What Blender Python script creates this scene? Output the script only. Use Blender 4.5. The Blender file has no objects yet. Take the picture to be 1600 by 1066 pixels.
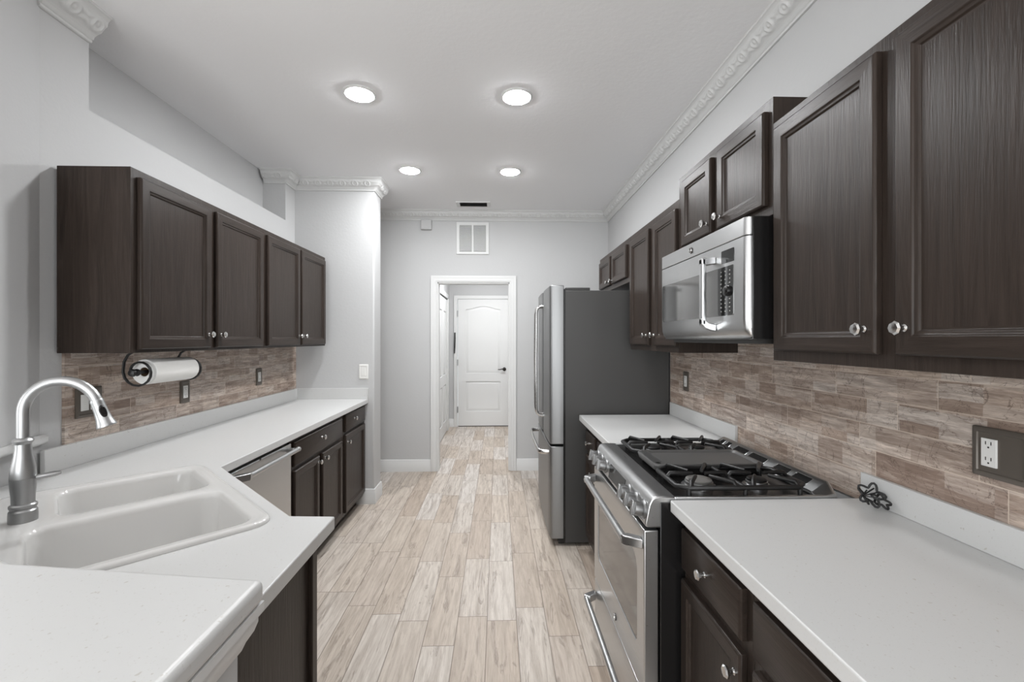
import bpy, bmesh, math, random
from mathutils import Vector, Matrix
random.seed(7)
PI = math.pi
SC = bpy.context.scene
COL = SC.collection

# ------------------------------------------------------------------ camera, light, exposure
cd = bpy.data.cameras.new('camera')
cam = bpy.data.objects.new('camera', cd); COL.objects.link(cam)
cd.sensor_fit = 'HORIZONTAL'; cd.sensor_width = 36.0
cd.lens = 36.0 * 700.0 / 1600.0
cd.shift_y = -3.0 / 1600.0
cd.clip_start = 0.02
cam.location = (0, 0, 1.434)
cam.rotation_euler = (PI / 2, 0, -math.atan(22 / 700.0))
SC.camera = cam
SC.view_settings.view_transform = 'Standard'
SC.view_settings.look = 'None'
SC.view_settings.gamma = 1.0
SC.view_settings.use_curve_mapping = False
SC.view_settings.exposure = 1.12
SC.cycles.max_bounces = 10
SC.cycles.diffuse_bounces = 7
SC.cycles.sample_clamp_indirect = 6.0

w = bpy.data.worlds.new('daylight'); SC.world = w
w.use_nodes = True
w.node_tree.nodes['Background'].inputs[0].default_value = (0.93, 0.97, 1.0, 1)
w.node_tree.nodes['Background'].inputs[1].default_value = 1.0

def area(name, loc, rot, sx, sy, power, col=(1, 1, 1)):
    l = bpy.data.lights.new(name, 'AREA'); l.shape = 'RECTANGLE'; l.size = sx; l.size_y = sy
    l.energy = power; l.color = col
    o = bpy.data.objects.new(name, l); COL.objects.link(o); o.location = loc; o.rotation_euler = rot
    return o
# added area lights: one stands in for unseen-window daylight, one fills from the left
REAR_POWER, SIDE_POWER, LAMP_STRENGTH, HALL_STRENGTH, DINING_POWER = 54.0, 26.0, 138.0, 128.0, 3.0
area('rear_daylight_fill', (-1.2, -3.15, 1.35), (PI / 2 + 0.35, 0, 0), 3.6, 2.2, REAR_POWER, (0.96, 0.985, 1.0))
area('side_fill', (-4.4, -0.6, 1.45), (PI / 2 + 0.3, 0, -PI / 2), 2.6, 1.9, SIDE_POWER, (0.96, 0.985, 1.0))  # added fill before a solid wall, no window here

# fill lights added at ceiling height behind the camera, no fittings known there
for lx, ly in ((-0.5, -1.2), (0.6, -1.0), (-1.6, -1.2), (-2.8, -0.9), (-2.8, -2.3), (-0.6, -2.6)):
    o = area('dining_fill', (lx, ly, 2.812), (0, 0, 0), 0.16, 0.16, DINING_POWER, (0.985, 0.99, 1.0)); o.data.shape = 'DISK'

# ------------------------------------------------------------------ main dimensions
H = 2.820          # ceiling
WR = 1.21          # right wall
WL = -1.76         # left wall
YB = 4.885         # back wall
YP = 3.94          # pillar wall front
XP = -1.078        # pillar wall end
CT = 0.914         # counter top
CB = 0.876         # counter underside

# ------------------------------------------------------------------ materials
def lin(v):
    v /= 255.0
    return v / 12.92 if v <= 0.04045 else ((v + 0.055) / 1.055) ** 2.4
def rgb(r, g, b): return (lin(r), lin(g), lin(b), 1.0)

class NT:
    def __init__(self, name):
        self.m = bpy.data.materials.new(name); self.m.use_nodes = True
        self.t = self.m.node_tree; self.b = self.t.nodes['Principled BSDF']
    def n(self, typ, **kw):
        x = self.t.nodes.new(typ)
        for k, v in kw.items(): setattr(x, k, v)
        return x
    def l(self, a, b): self.t.links.new(a, b)
    def put(self, sock, v):
        if isinstance(v, bpy.types.NodeSocket): self.l(v, sock)
        else: sock.default_value = v
    def math(self, op, a, b=0.0, c=None):
        x = self.n('ShaderNodeMath', operation=op)
        self.put(x.inputs[0], a); self.put(x.inputs[1], b)
        if c is not None: self.put(x.inputs[2], c)
        return x.outputs[0]
    def xyz(self, a, b, c):
        x = self.n('ShaderNodeCombineXYZ')
        for i, v in enumerate((a, b, c)): self.put(x.inputs[i], v)
        return x.outputs[0]
    def noise(self, vec, scale=5.0, detail=3.0, rough=0.5, dist=0.0):
        x = self.n('ShaderNodeTexNoise')
        self.l(vec, x.inputs['Vector'])
        x.inputs['Scale'].default_value = scale; x.inputs['Detail'].default_value = detail
        x.inputs['Roughness'].default_value = rough; x.inputs['Distortion'].default_value = dist
        return x.outputs['Fac']
    def ramp(self, fac, stops):
        x = self.n('ShaderNodeValToRGB'); e = x.color_ramp.elements
        while len(e) < len(stops): e.new(0.5)
        for k, (p, c) in enumerate(stops):
            e[k].position = p; e[k].color = c if len(c) == 4 else (*c, 1)
        self.l(fac, x.inputs[0]); return x.outputs[0]
    def mix(self, fac, a, b, mode='MIX'):
        x = self.n('ShaderNodeMix', data_type='RGBA', blend_type=mode)
        self.put(x.inputs[0], fac); self.put(x.inputs[6], a); self.put(x.inputs[7], b)
        return x.outputs[2]
    def bump(self, h, strength=0.2, dist=0.002):
        x = self.n('ShaderNodeBump'); x.inputs['Strength'].default_value = strength
        x.inputs['Distance'].default_value = dist
        self.l(h, x.inputs['Height']); self.l(x.outputs[0], self.b.inputs['Normal'])
    def pos(self):
        g = self.n('ShaderNodeNewGeometry'); s = self.n('ShaderNodeSeparateXYZ')
        self.l(g.outputs['Position'], s.inputs[0]); return g.outputs['Position'], s.outputs
    def set(self, **kw):
        names = dict(col='Base Color', rough='Roughness', metal='Metallic', spec='Specular IOR Level', coat='Coat Weight', aniso='Anisotropic')
        for k, v in kw.items(): self.put(self.b.inputs[names[k]], v)
        return self

def flat(name, col, rough=0.5, metal=0.0, **kw):
    t = NT(name); t.set(col=col, rough=rough, metal=metal, **kw)
    return t.m

def paint(name, col, rough=0.75, bump=0.25, scale=55.0):
    t = NT(name); p, s = t.pos()
    n1 = t.noise(p, scale, 3, 0.6)
    t.set(col=t.mix(t.noise(p, 1.3, 2), tuple(c * 0.97 for c in col[:3]) + (1,), col), rough=rough, spec=0.3)
    t.bump(n1, bump, 0.003); return t.m

def wood(name, axis):
    t = NT(name); p, s = t.pos()
    k = [26.0, 26.0, 26.0]; k[axis] = 1.6
    v = t.xyz(*[t.math('MULTIPLY', s[i], k[i]) for i in range(3)])
    g = t.noise(v, 1.3, 6, 0.66, 1.7)
    k2 = [110.0] * 3; k2[axis] = 5.0
    v2 = t.xyz(*[t.math('MULTIPLY', s[i], k2[i]) for i in range(3)])
    fine = t.noise(v2, 2.2, 3, 0.6)
    big = t.noise(p, 2.0, 3)
    c = t.ramp(g, [(0.25, rgb(41, 35, 31)), (0.5, rgb(54, 46, 41)), (0.75, rgb(63, 54, 49))])
    c = t.mix(t.math('MULTIPLY', fine, 0.35), c, rgb(34, 29, 27))
    t.set(col=c, rough=t.math('ADD', t.math('MULTIPLY', big, 0.16), 0.24), spec=0.17)
    hgt = t.math('ADD', t.math('MULTIPLY', g, 0.7), t.math('MULTIPLY', fine, 0.5))
    t.bump(hgt, 0.55, 0.0018); return t.m

def steel(name, axis, base=0.55, rough=0.30):
    t = NT(name); p, s = t.pos()
    k = [140.0] * 3; k[axis] = 2.0
    v = t.xyz(*[t.math('MULTIPLY', s[i], k[i]) for i in range(3)])
    n = t.noise(v, 1.0, 3, 0.6)
    t.set(col=(base * 0.995, base, base * 1.002, 1), metal=1.0, rough=t.math('ADD', t.math('MULTIPLY', n, 0.12), rough - 0.06))
    return t.m

def planks(name, ua, va, rowh, v0, L, grout, cols, gcol, ks, rough, bump, floor):
    t = NT(name); p, s = t.pos()
    v = t.math('DIVIDE', t.math('SUBTRACT', s[va], v0), rowh)
    row = t.math('FLOOR', v)
    wn = t.n('ShaderNodeTexWhiteNoise', noise_dimensions='1D'); t.l(row, wn.inputs['W'])
    u = t.math('ADD', t.math('DIVIDE', s[ua], L), t.math('MULTIPLY', wn.outputs['Value'], 7.31))
    colu = t.math('FLOOR', u)
    w2 = t.n('ShaderNodeTexWhiteNoise', noise_dimensions='2D'); t.l(t.xyz(row, colu, 0.0), w2.inputs['Vector'])
    rid = w2.outputs['Value']
    sep = t.n('ShaderNodeSeparateXYZ'); t.l(w2.outputs['Color'], sep.inputs[0])
    r1, r2 = sep.outputs[0], sep.outputs[1]
    fu = t.math('FRACT', u); fv = t.math('FRACT', v)
    du = t.math('MULTIPLY', t.math('MINIMUM', fu, t.math('SUBTRACT', 1.0, fu)), L)
    dv = t.math('MULTIPLY', t.math('MINIMUM', fv, t.math('SUBTRACT', 1.0, fv)), rowh)
    d = t.math('MINIMUM', du, dv)
    gm = t.math('LESS_THAN', d, grout)
    uu = t.math('ADD', s[ua], t.math('MULTIPLY', r1, 31.0))
    vv = t.math('ADD', s[va], t.math('MULTIPLY', r2, 17.0))
    tone = t.ramp(rid, [(i / (len(cols) - 1), c) for i, c in enumerate(cols)])
    g1 = t.noise(t.xyz(t.math('MULTIPLY', uu, ks[0]), t.math('MULTIPLY', vv, ks[1]), r1), 1.0, 5, 0.65, 0.6)
    g2 = t.noise(t.xyz(t.math('MULTIPLY', uu, ks[0] * (0.5 if floor else 0.8)), t.math('MULTIPLY', vv, ks[1] * (0.35 if floor else 0.7)), r2), 1.0, 4, 0.62, 1.6 if floor else 0.7)
    fine = t.noise(t.xyz(t.math('MULTIPLY', uu, ks[0] * 3.0), t.math('MULTIPLY', vv, ks[1] * 3.5), r2), 1.0, 3, 0.7)
    if floor:
        c = t.mix(t.ramp(g1, [(0.38, (0, 0, 0)), (0.70, (1, 1, 1))]), tone, t.mix(0.62, tone, rgb(136, 122, 109)))
        streak = t.ramp(g2, [(0.57, (0, 0, 0)), (0.63, (1, 1, 1)), (0.66, (0.25, 0.25, 0.25)), (0.74, (0, 0, 0))])
        c = t.mix(t.math('MULTIPLY', streak, 0.50), c, rgb(106, 92, 81))
        c = t.mix(t.math('MULTIPLY', t.ramp(fine, [(0.5, (0, 0, 0)), (0.75, (1, 1, 1))]), 0.45), c, rgb(150, 134, 121))
    else:
        c = t.mix(t.ramp(g1, [(0.36, (0, 0, 0)), (0.66, (1, 1, 1))]), tone, t.mix(0.55, tone, rgb(118, 98, 86)))
        # paler saw-cut pieces printed inside each tile
        wob = t.noise(t.xyz(s[ua], s[va], r1), 9.0, 3, 0.6)
        pw = t.math('FLOOR', t.math('ADD', t.math('MULTIPLY', u, 3.1), t.math('MULTIPLY', wob, 0.10)))
        ph = t.math('FLOOR', t.math('ADD', t.math('MULTIPLY', v, 2.0), t.math('MULTIPLY', wob, 0.35)))
        w3 = t.n('ShaderNodeTexWhiteNoise', noise_dimensions='2D'); t.l(t.xyz(pw, ph, 0.0), w3.inputs['Vector'])
        patch = t.ramp(w3.outputs['Value'], [(0.0, (0, 0, 0)), (0.5, (0.08, 0.08, 0.08)), (0.8, (0.5, 0.5, 0.5)), (1.0, (1, 1, 1))])
        dim = t.ramp(w3.outputs['Value'], [(0.0, (1, 1, 1)), (0.28, (0.55, 0.55, 0.55)), (0.42, (0, 0, 0))])
        c = t.mix(t.math('MULTIPLY', patch, 0.85), c, t.mix(g1, rgb(232, 224, 216), rgb(192, 178, 167)))
        c = t.mix(t.math('MULTIPLY', dim, 0.5), c, rgb(126, 106, 94))
        mot = t.noise(t.xyz(t.math('MULTIPLY', uu, 9.0), t.math('MULTIPLY', vv, 70.0), r2), 1.0, 7, 0.74, 0.3)
        c = t.mix(t.math('MULTIPLY', t.ramp(mot, [(0.42, (1, 1, 1)), (0.56, (0, 0, 0))]), 0.42), c, rgb(116, 98, 87))
        c = t.mix(t.math('MULTIPLY', t.ramp(mot, [(0.55, (0, 0, 0)), (0.72, (1, 1, 1))]), 0.45), c, rgb(222, 208, 195))
        crk = t.noise(t.xyz(t.math('MULTIPLY', uu, 11.0), t.math('MULTIPLY', vv, 9.0), r1), 1.0, 5, 0.6, 1.2)
        crm = t.math('LESS_THAN', t.math('ABSOLUTE', t.math('SUBTRACT', crk, 0.5)), 0.006)
        c = t.mix(t.math('MULTIPLY', crm, 0.5), c, rgb(72, 57, 49))
        streak = t.ramp(g2, [(0.52, (0, 0, 0)), (0.60, (1, 1, 1)), (0.64, (0.2, 0.2, 0.2)), (0.72, (0, 0, 0))])
        c = t.mix(t.math('MULTIPLY', streak, 0.35), c, rgb(92, 74, 64))
        c = t.mix(t.math('MULTIPLY', t.ramp(fine, [(0.48, (0, 0, 0)), (0.72, (1, 1, 1))]), 0.35), c, rgb(124, 106, 95))
    c = t.mix(t.math('MULTIPLY', gm, 0.75 if floor else 0.6), c, gcol)
    t.set(col=c, rough=rough, spec=0.4)
    hh = t.math('ADD', t.math('MULTIPLY', fine, 0.3), t.math('MULTIPLY', t.math('MINIMUM', d, grout * 2), 1.0 / grout))
    t.bump(hh, bump, 0.001); return t.m

M = {}
M['wall'] = paint('grey_wall_paint', rgb(191, 191, 191))
M['ceil'] = paint('ceiling_paint', rgb(238, 238, 239), 0.85, 0.35, 38.0)
M['crown'] = paint('crown_paint', rgb(207, 207, 206), 0.6, 0.05)
M['white'] = paint('white_trim_paint', rgb(216, 216, 215), 0.4, 0.05)
M['woodz'] = wood('espresso_oak_vertical', 2)
M['woody'] = wood('espresso_oak_horizontal', 1)
M['woodx'] = wood('espresso_oak_cross', 0)
M['dark'] = flat('dark_recess', rgb(28, 25, 23), 0.6)
M['floor'] = planks('wood_look_floor_tile', 1, 0, 0.150, -0.055, 0.61, 0.0019,
    [rgb(181, 166, 152), rgb(195, 183, 170), rgb(207, 199, 190), rgb(187, 173, 159), rgb(212, 206, 200), rgb(199, 186, 172)],
    rgb(104, 92, 82), (3.6, 40.0), 0.42, 0.25, True)
TC = [rgb(214, 194, 178), rgb(186, 165, 150), rgb(234, 219, 206), rgb(166, 146, 133), rgb(222, 203, 186), rgb(200, 187, 178)]
M['tile'] = planks('wood_look_wall_tile', 1, 2, 0.081, 0.998, 0.37, 0.0014, TC, rgb(214, 198, 182), (5.5, 62.0), 0.45, 0.3, False)
t = NT('white_speckled_quartz'); p, s = t.pos()
sp = t.noise(p, 260.0, 2, 0.5)
c = t.mix(t.ramp(sp, [(0.66, (0, 0, 0)), (0.72, (1, 1, 1))]), rgb(202, 202, 201), rgb(192, 191, 188))
c = t.mix(t.ramp(t.noise(p, 95.0, 2, 0.5), [(0.70, (0, 0, 0)), (0.74, (1, 1, 1))]), c, rgb(184, 181, 176))
t.set(col=c, rough=0.30, spec=0.45); M['quartz'] = t.m
M['sink'] = flat('white_enamel', rgb(206, 205, 203), 0.12, spec=0.6)
M['steely'] = steel('brushed_steel_horizontal', 1)
M['steelz'] = steel('brushed_steel_vertical', 2)
M['chrome'] = flat('polished_nickel', (0.60, 0.595, 0.585, 1), 0.20, 1.0)
M['steelf'] = steel('brushed_steel_door', 2, 0.26, 0.42)
M['nickel'] = steel('brushed_nickel', 2, 0.40, 0.36)
M['black'] = flat('black_enamel', rgb(22, 21, 21), 0.25)
M['iron'] = flat('cast_iron', rgb(24, 23, 23), 0.45)
M['griddle'] = flat('griddle_coating', rgb(82, 81, 80), 0.42)
M['cap'] = flat('grey_burner_cap', rgb(128, 126, 123), 0.45, 0.3)
M['blackglass'] = flat('dark_oven_glass', (0.19, 0.188, 0.185, 1), 0.07, 0.85)
M['display'] = flat('display_glass', rgb(24, 24, 24), 0.10, 0.0, spec=0.5)
M['slate'] = flat('dark_grey_cabinet_steel', rgb(62, 61, 60), 0.42)
M['charcoal'] = flat('charcoal_plastic', rgb(52, 51, 50), 0.45)
M['plate'] = flat('bronze_cover_plate', rgb(98, 91, 84), 0.4, 0.3)
M['device'] = flat('white_device_plastic', rgb(224, 223, 220), 0.35)
M['paper'] = paint('white_paper', rgb(232, 231, 228), 0.9, 0.2, 220.0)
M['card'] = flat('cardboard', rgb(150, 126, 100), 0.8)
M['bronze'] = flat('dark_bronze', rgb(40, 36, 33), 0.35, 0.7)
def emis(name, strength):
    t = NT(name); t.set(col=(0.9, 0.9, 0.9, 1), rough=0.5)
    t.b.inputs['Emission Color'].default_value = (0.97, 0.985, 1.0, 1)
    t.b.inputs['Emission Strength'].default_value = strength; return t.m
M['lamp'] = emis('led_lens', LAMP_STRENGTH)
M['hall_fill_lamp'] = emis('hall_fill_lens', HALL_STRENGTH)
M['glyph'] = flat('pale_print', rgb(165, 165, 162), 0.5)

# ------------------------------------------------------------------ geometry helpers
class MB:
    """collects shapes, becomes one mesh object"""
    def __init__(self, f=None): self.v = []; self.f = []; self.mi = []; self.map = f
    def vert(self, a, b, c):
        self.v.append(tuple(self.map(a, b, c)) if self.map else (a, b, c)); return len(self.v) - 1
    def face(self, ids, mi=0): self.f.append(list(ids)); self.mi.append(mi)
    def box(self, a0, a1, b0, b1, c0, c1, mi=0):
        i = [self.vert(x, y, z) for z in (c0, c1) for y in (b0, b1) for x in (a0, a1)]
        for q in ((0, 1, 3, 2), (4, 6, 7, 5), (0, 4, 5, 1), (2, 3, 7, 6), (0, 2, 6, 4), (1, 5, 7, 3)):
            self.face([i[k] for k in q], mi)
        return self
    def prism(self, poly, axis, lo, hi, mi=0):
        """poly in the two other axes (in xyz order), extruded along axis"""
        def P(p, h):
            q = list(p); q.insert(axis, h); return self.vert(*q)
        a = [P(p, lo) for p in poly]; b = [P(p, hi) for p in poly]; n = len(poly)
        for k in range(n): self.face([a[k], a[(k + 1) % n], b[(k + 1) % n], b[k]], mi)
        self.face(a[::-1], mi); self.face(b, mi); return self
    def loft(self, loops, close0=True, close1=True, mi=0):
        ids = [[self.vert(*p) for p in lp] for lp in loops]; n = len(ids[0])
        for a, b in zip(ids, ids[1:]):
            for k in range(n): self.face([a[k], a[(k + 1) % n], b[(k + 1) % n], b[k]], mi)
        if close0: self.face(ids[0][::-1], mi)
        if close1: self.face(ids[-1], mi)
        return self
    def lathe(self, prof, origin=(0, 0, 0), axis=(0, 0, 1), seg=24, mi=0, close0=True, close1=True):
        ax = Vector(axis).normalized(); o = Vector(origin)
        e1 = ax.orthogonal().normalized(); e2 = ax.cross(e1)
        loops = []
        for r, h in prof:
            r = max(r, 1e-5)
            loops.append([tuple(o + ax * h + (e1 * math.cos(2 * PI * k / seg) + e2 * math.sin(2 * PI * k / seg)) * r) for k in range(seg)])
        return self.loft(loops, close0, close1, mi)
    def tube(self, pts, r, seg=10, closed=False, mi=0, flat=None):
        P = [Vector(p) for p in pts]; n = len(P)
        rr = r if isinstance(r, (list, tuple)) else [r] * n
        T = []
        for i in range(n):
            a = P[i - 1] if (i > 0 or closed) else P[i]; b = P[(i + 1) % n] if (i < n - 1 or closed) else P[i]
            T.append((b - a).normalized())
        e = T[0].orthogonal().normalized(); loops = []
        if flat: e = Vector(flat) - T[0] * Vector(flat).dot(T[0]); e.normalize()
        for i in range(n):
            e = (e - T[i] * e.dot(T[i])).normalized(); e2 = T[i].cross(e)
            r1 = rr[i]; r1, r2 = r1 if isinstance(r1, tuple) else (r1, r1)
            loops.append([tuple(P[i] + e * (math.cos(2 * PI * k / seg) * r1) + e2 * (math.sin(2 * PI * k / seg) * r2)) for k in range(seg)])
        if closed:
            ids = [[self.vert(*p) for p in lp] for lp in loops]
            for i in range(n):
                a, b = ids[i], ids[(i + 1) % n]
                for k in range(seg): self.face([a[k], a[(k + 1) % seg], b[(k + 1) % seg], b[k]], mi)
            return self
        return self.loft(loops, True, True, mi)
    def holed(self, outer, holes, axis, lo, hi, mi=0):
        """flat slab with holes; outer / holes are 2D loops"""
        bm = bmesh.new(); loops = []
        for lp in [outer] + holes:
            vs = [bm.verts.new((p[0], p[1], 0)) for p in lp]; loops.append(vs)
            for k in range(len(vs)): bm.edges.new((vs[k], vs[(k + 1) % len(vs)]))
        bmesh.ops.triangle_fill(bm, use_beauty=True, use_dissolve=False, edges=bm.edges[:])
        bm.verts.index_update()
        def P(v, h):
            q = [v.co.x, v.co.y]; q.insert(axis, h); return self.vert(*q)
        A = {v.index: P(v, lo) for v in bm.verts}; B = {v.index: P(v, hi) for v in bm.verts}
        for f in bm.faces:
            self.face([A[v.index] for v in f.verts][::-1], mi); self.face([B[v.index] for v in f.verts], mi)
        for vs in loops:
            for k in range(len(vs)):
                a, b = vs[k].index, vs[(k + 1) % len(vs)].index
                self.face([A[a], A[b], B[b], B[a]], mi)
        bm.free(); return self
    def obj(self, name, mats, parent=None, bevel=0.0, seg=2, smooth=35.0):
        me = bpy.data.meshes.new(name)
        off = Vector((0, 0, 0)); q = parent
        while q: off += q.location; q = q.parent
        me.from_pydata([tuple(Vector(p) - off) for p in self.v], [], self.f)
        for m in (mats if isinstance(mats, (list, tuple)) else [mats]): me.materials.append(m)
        for p, k in zip(me.polygons, self.mi): p.material_index = k
        bm = bmesh.new(); bm.from_mesh(me)
        bmesh.ops.delete(bm, geom=[v for v in bm.verts if not v.link_faces], context='VERTS')
        bmesh.ops.remove_doubles(bm, verts=bm.verts, dist=1e-5)
        bmesh.ops.recalc_face_normals(bm, faces=bm.faces)
        bm.to_mesh(me); bm.free()
        for p in me.polygons: p.use_smooth = True
        me.set_sharp_from_angle(angle=math.radians(smooth))
        o = bpy.data.objects.new(name, me); COL.objects.link(o)
        if parent: o.parent = parent
        if bevel:
            b = o.modifiers.new('edge', 'BEVEL'); b.width = bevel; b.segments = seg; b.limit_method = 'ANGLE'
            b.angle_limit = math.radians(40); b.harden_normals = False
        return o

def rrect(u0, u1, v0, v1, r, n=5):
    """rounded rectangle loop, counter-clockwise; r may be four radii"""
    rr = r if isinstance(r, (list, tuple)) else [r] * 4
    out = []
    for (cx, cy, a0, q) in ((u1 - rr[0], v0 + rr[0], -90, rr[0]), (u1 - rr[1], v1 - rr[1], 0, rr[1]), (u0 + rr[2], v1 - rr[2], 90, rr[2]), (u0 + rr[3], v0 + rr[3], 180, rr[3])):
        for k in range(n + 1):
            a = math.radians(a0 + 90.0 * k / n); out.append((cx + q * math.cos(a), cy + q * math.sin(a)))
    return out

def thing(name, label, cat, loc=(0, 0, 0), group=None):
    o = bpy.data.objects.new(name, None); COL.objects.link(o); o.location = loc; o.empty_display_size = 0.05
    o['label'] = label; o['category'] = cat
    if group: o['group'] = group
    return o
def tag(o, label, cat, group=None):
    o['label'] = label; o['category'] = cat
    if group: o['group'] = group
    return o
def struct(mb, name, m, label=None, parent=None, **kw):
    o = mb.obj(name, m, parent, **kw)
    if not parent:
        o['kind'] = 'structure'
        if label: o['label'] = label
    return o

# ------------------------------------------------------------------ the room
struct(MB().box(-4.6, 1.35, -3.4, 7.6, -0.1, 0.0), 'floor', M['floor'], 'pale wood-look plank tile floor running away from the camera')
struct(MB().box(-4.6, 1.35, -3.4, YB + 0.1, H, H + 0.1), 'ceiling', M['ceil'], 'light grey textured ceiling')
struct(MB().box(WR, WR + 0.12, -3.4, YB, 0, H), 'wall_right', M['wall'])
# back wall with the doorway
DX0, DX1, DZ = -0.655, 0.127, 2.05
struct(MB().prism([(-2.6, 0), (DX0, 0), (DX0, DZ), (DX1, DZ), (DX1, 0), (WR + 0.12, 0), (WR + 0.12, H), (-2.6, H)], 1, YB, YB + 0.12), 'wall_back', M['wall'], 'grey end wall with a cased doorway')
# left wall: low part carries the plant shelf, full height nearest the camera
mb = MB()
mb.prism([(1.765, 0), (YP, 0), (YP, H), (3.77, H), (3.77, 2.42), (1.985, 2.42), (1.985, H), (1.765, H)], 0, WL - 0.20, WL)
struct(mb, 'wall_left', M['wall'], 'left wall with an open plant shelf above the cabinets')
struct(MB().box(WL - 0.26, WL - 0.185, 1.765, YP + 0.2, 2.30, H), 'wall_niche', M['wall'], 'shaded back of the plant shelf')
struct(MB().prism([(WL - 0.22, YP), (XP, YP), (XP, YP + 0.22), (WL - 0.22, YP + 0.22)], 2, 0, H), 'wall_pillar', M['wall'], 'grey wall end beside the left counter', bevel=0.012, seg=3)
struct(MB().prism([(-1.80, 1.775), (-1.7585, 1.775), (-1.665, 1.53), (-1.72, 1.43), (-2.1, 1.40), (-2.1, 1.765), (-1.80, 1.765)], 2, 1.0675, H), 'wall_column', M['wall'], 'white wall end standing on the raised bar')
struct(MB().prism([(-0.385, 0.56), (-0.385, 0.675), (-0.90, 0.68), (-1.06, 0.74), (-1.70, 1.40), (-1.755, 1.60), (-1.755, 1.764), (-1.96, 1.764), (-1.96, 1.35), (-1.15, 0.56)], 2, 0, 1.031), 'wall_bar', M['wall'], 'white half wall under the raised bar')
# shell of the dining side behind the camera
struct(MB().box(-4.7, -4.6, -3.4, 5.0, 0, H), 'wall_dining', M['wall'])
wr = MB().holed([(-4.6, 0), (WR, 0), (WR, H), (-4.6, H)], [[(-3.0, 0.2), (0.6, 0.2), (0.6, 2.45), (-3.0, 2.45)]], 1, -3.4, -3.3)
struct(wr, 'wall_rear', M['wall'])
wn = MB()
for a in (-3.0, -1.83, -0.63, 0.55): wn.box(a, a + 0.05, -3.38, -3.32, 0.2, 2.45)
wn.box(-3.0, 0.6, -3.38, -3.32, 0.2, 0.25); wn.box(-3.0, 0.6, -3.38, -3.32, 2.40, 2.45)
struct(wn, 'window_1', M['white'])
# hall beyond the doorway
struct(MB().box(-0.92, -0.80, YB + 0.12, 7.36, 0, 2.62), 'wall_hall_left', M['wall'])
struct(MB().box(0.46, 0.58, YB + 0.12, 7.36, 0, 2.62), 'wall_hall_right', M['wall'])
struct(MB().prism([(-0.92, 0), (-0.662, 0), (-0.662, 2.09), (0.18, 2.09), (0.18, 0), (0.58, 0), (0.58, 2.62), (-0.92, 2.62)], 1, 7.36, 7.5), 'wall_hall_end', M['wall'])
struct(MB().box(-0.92, 0.58, YB + 0.12, 7.5, 2.62, 2.7), 'ceiling_hall', M['ceil'])
struct(MB().box(-2.7, -2.6, YP, YB + 0.12, 0, H), 'wall_passage', M['wall'])

# casings
def casing(name, x0, x1, z, yf, parent=None, wd=0.072, label=None):
    mb = MB()
    for (a, b, tt) in ((0.0, wd, 0.012), (0.012, wd - 0.01, 0.018), (0.045, wd - 0.0, 0.021)):
        pl = [(x0 - a, 0), (x0 - b, 0), (x0 - b, z + b), (x1 + b, z + b), (x1 + b, 0), (x1 + a, 0), (x1 + a, z + a), (x0 - a, z + a)]
        mb.prism(pl, 1, yf - tt, yf)
    return struct(mb, name, M['white'], label, bevel=0.003)
casing('trim_1', DX0, DX1, DZ, YB, label='white moulded casing around the kitchen doorway')
struct(MB().box(DX0, DX0 + 0.012, YB, YB + 0.12, 0, DZ).box(DX1 - 0.012, DX1, YB, YB + 0.12, 0, DZ).box(DX0, DX1, YB, YB + 0.12, DZ - 0.012, DZ), 'trim_2', M['white'], 'white jamb lining of the kitchen doorway')
casing('trim_3', -0.662, 0.18, 2.09, 7.36, wd=0.058, label='white casing around the hall door')
# baseboards
def base(name, pts, side=1, label=None):
    """pts: plan polyline; the board stands on the left of travel when side = 1"""
    prof = [(0, 0), (0.014, 0), (0.014, 0.098), (0.010, 0.106), (0.010, 0.116), (0.005, 0.128), (0, 0.130)]
    return struct(sweep(pts, [(p, z) for p, z in prof], side), name, M['white'], label)
def sweep(pts, prof, side=1, z0=0.0, step=None, relief=None):
    """sweep a profile (offset from wall, height) along a plan polyline with mitred corners"""
    P = [Vector(p) for p in pts]; mb = MB(); rows = []
    n = len(P); nor = []
    for a, b in zip(P, P[1:]):
        d = (b - a).normalized(); nor.append(Vector((-d.y, d.x)) * side)
    s = 0.0
    for i in range(n):
        if i == 0: m = nor[0]
        elif i == n - 1: m = nor[-1]
        else:
            m = nor[i - 1] + nor[i]; m = m / (1 + nor[i - 1].dot(nor[i]))
        rows.append((P[i], m, s))
        if i < n - 1:
            L = (P[i + 1] - P[i]).length
            if step:
                if i == n - 2: m2 = nor[-1]
                else: m2 = nor[i] + nor[i + 1]; m2 = m2 / (1 + nor[i].dot(nor[i + 1]))
                k = max(1, int(L / step))
                for j in range(1, k):
                    f = j / k; q = P[i].lerp(P[i + 1], f)
                    tang = (P[i + 1] - P[i]).normalized()
                    rows.append((q, (m, m2, nor[i], tang, f * L, L), s + f * L))
            s += L
    ids = []
    for (q, m, ss) in rows:
        r = []
        for k, (pf, z) in enumerate(prof):
            o, dz = pf, z
            if relief: do, dzz = relief(k, ss); o += do; dz += dzz
            if isinstance(m, tuple):
                m1, m2, nn, tg, dd, L = m
                x = q + nn * o
                sh1 = m1.dot(tg) * o; sh2 = m2.dot(tg) * o
                x = x + tg * (max(0.0, sh1 - dd) if sh1 > 0 else 0.0)
                x = x + tg * (min(0.0, sh2 + (L - dd)) if sh2 < 0 else 0.0)
            else: x = q + m * o
            r.append(mb.vert(x.x, x.y, z0 + dz))
        ids.append(r)
    nk = len(prof)
    for a, b in zip(ids, ids[1:]):
        for k in range(nk - 1): mb.face([a[k], a[k + 1], b[k + 1], b[k]])
        mb.face([a[nk - 1], a[0], b[0], b[nk - 1]])
    mb.face(ids[0][::-1]); mb.face(ids[-1]); return mb
base('baseboard_back', [(DX0 - 0.072, YB), (-2.6, YB)], 1, 'white baseboard left of the doorway')
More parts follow.
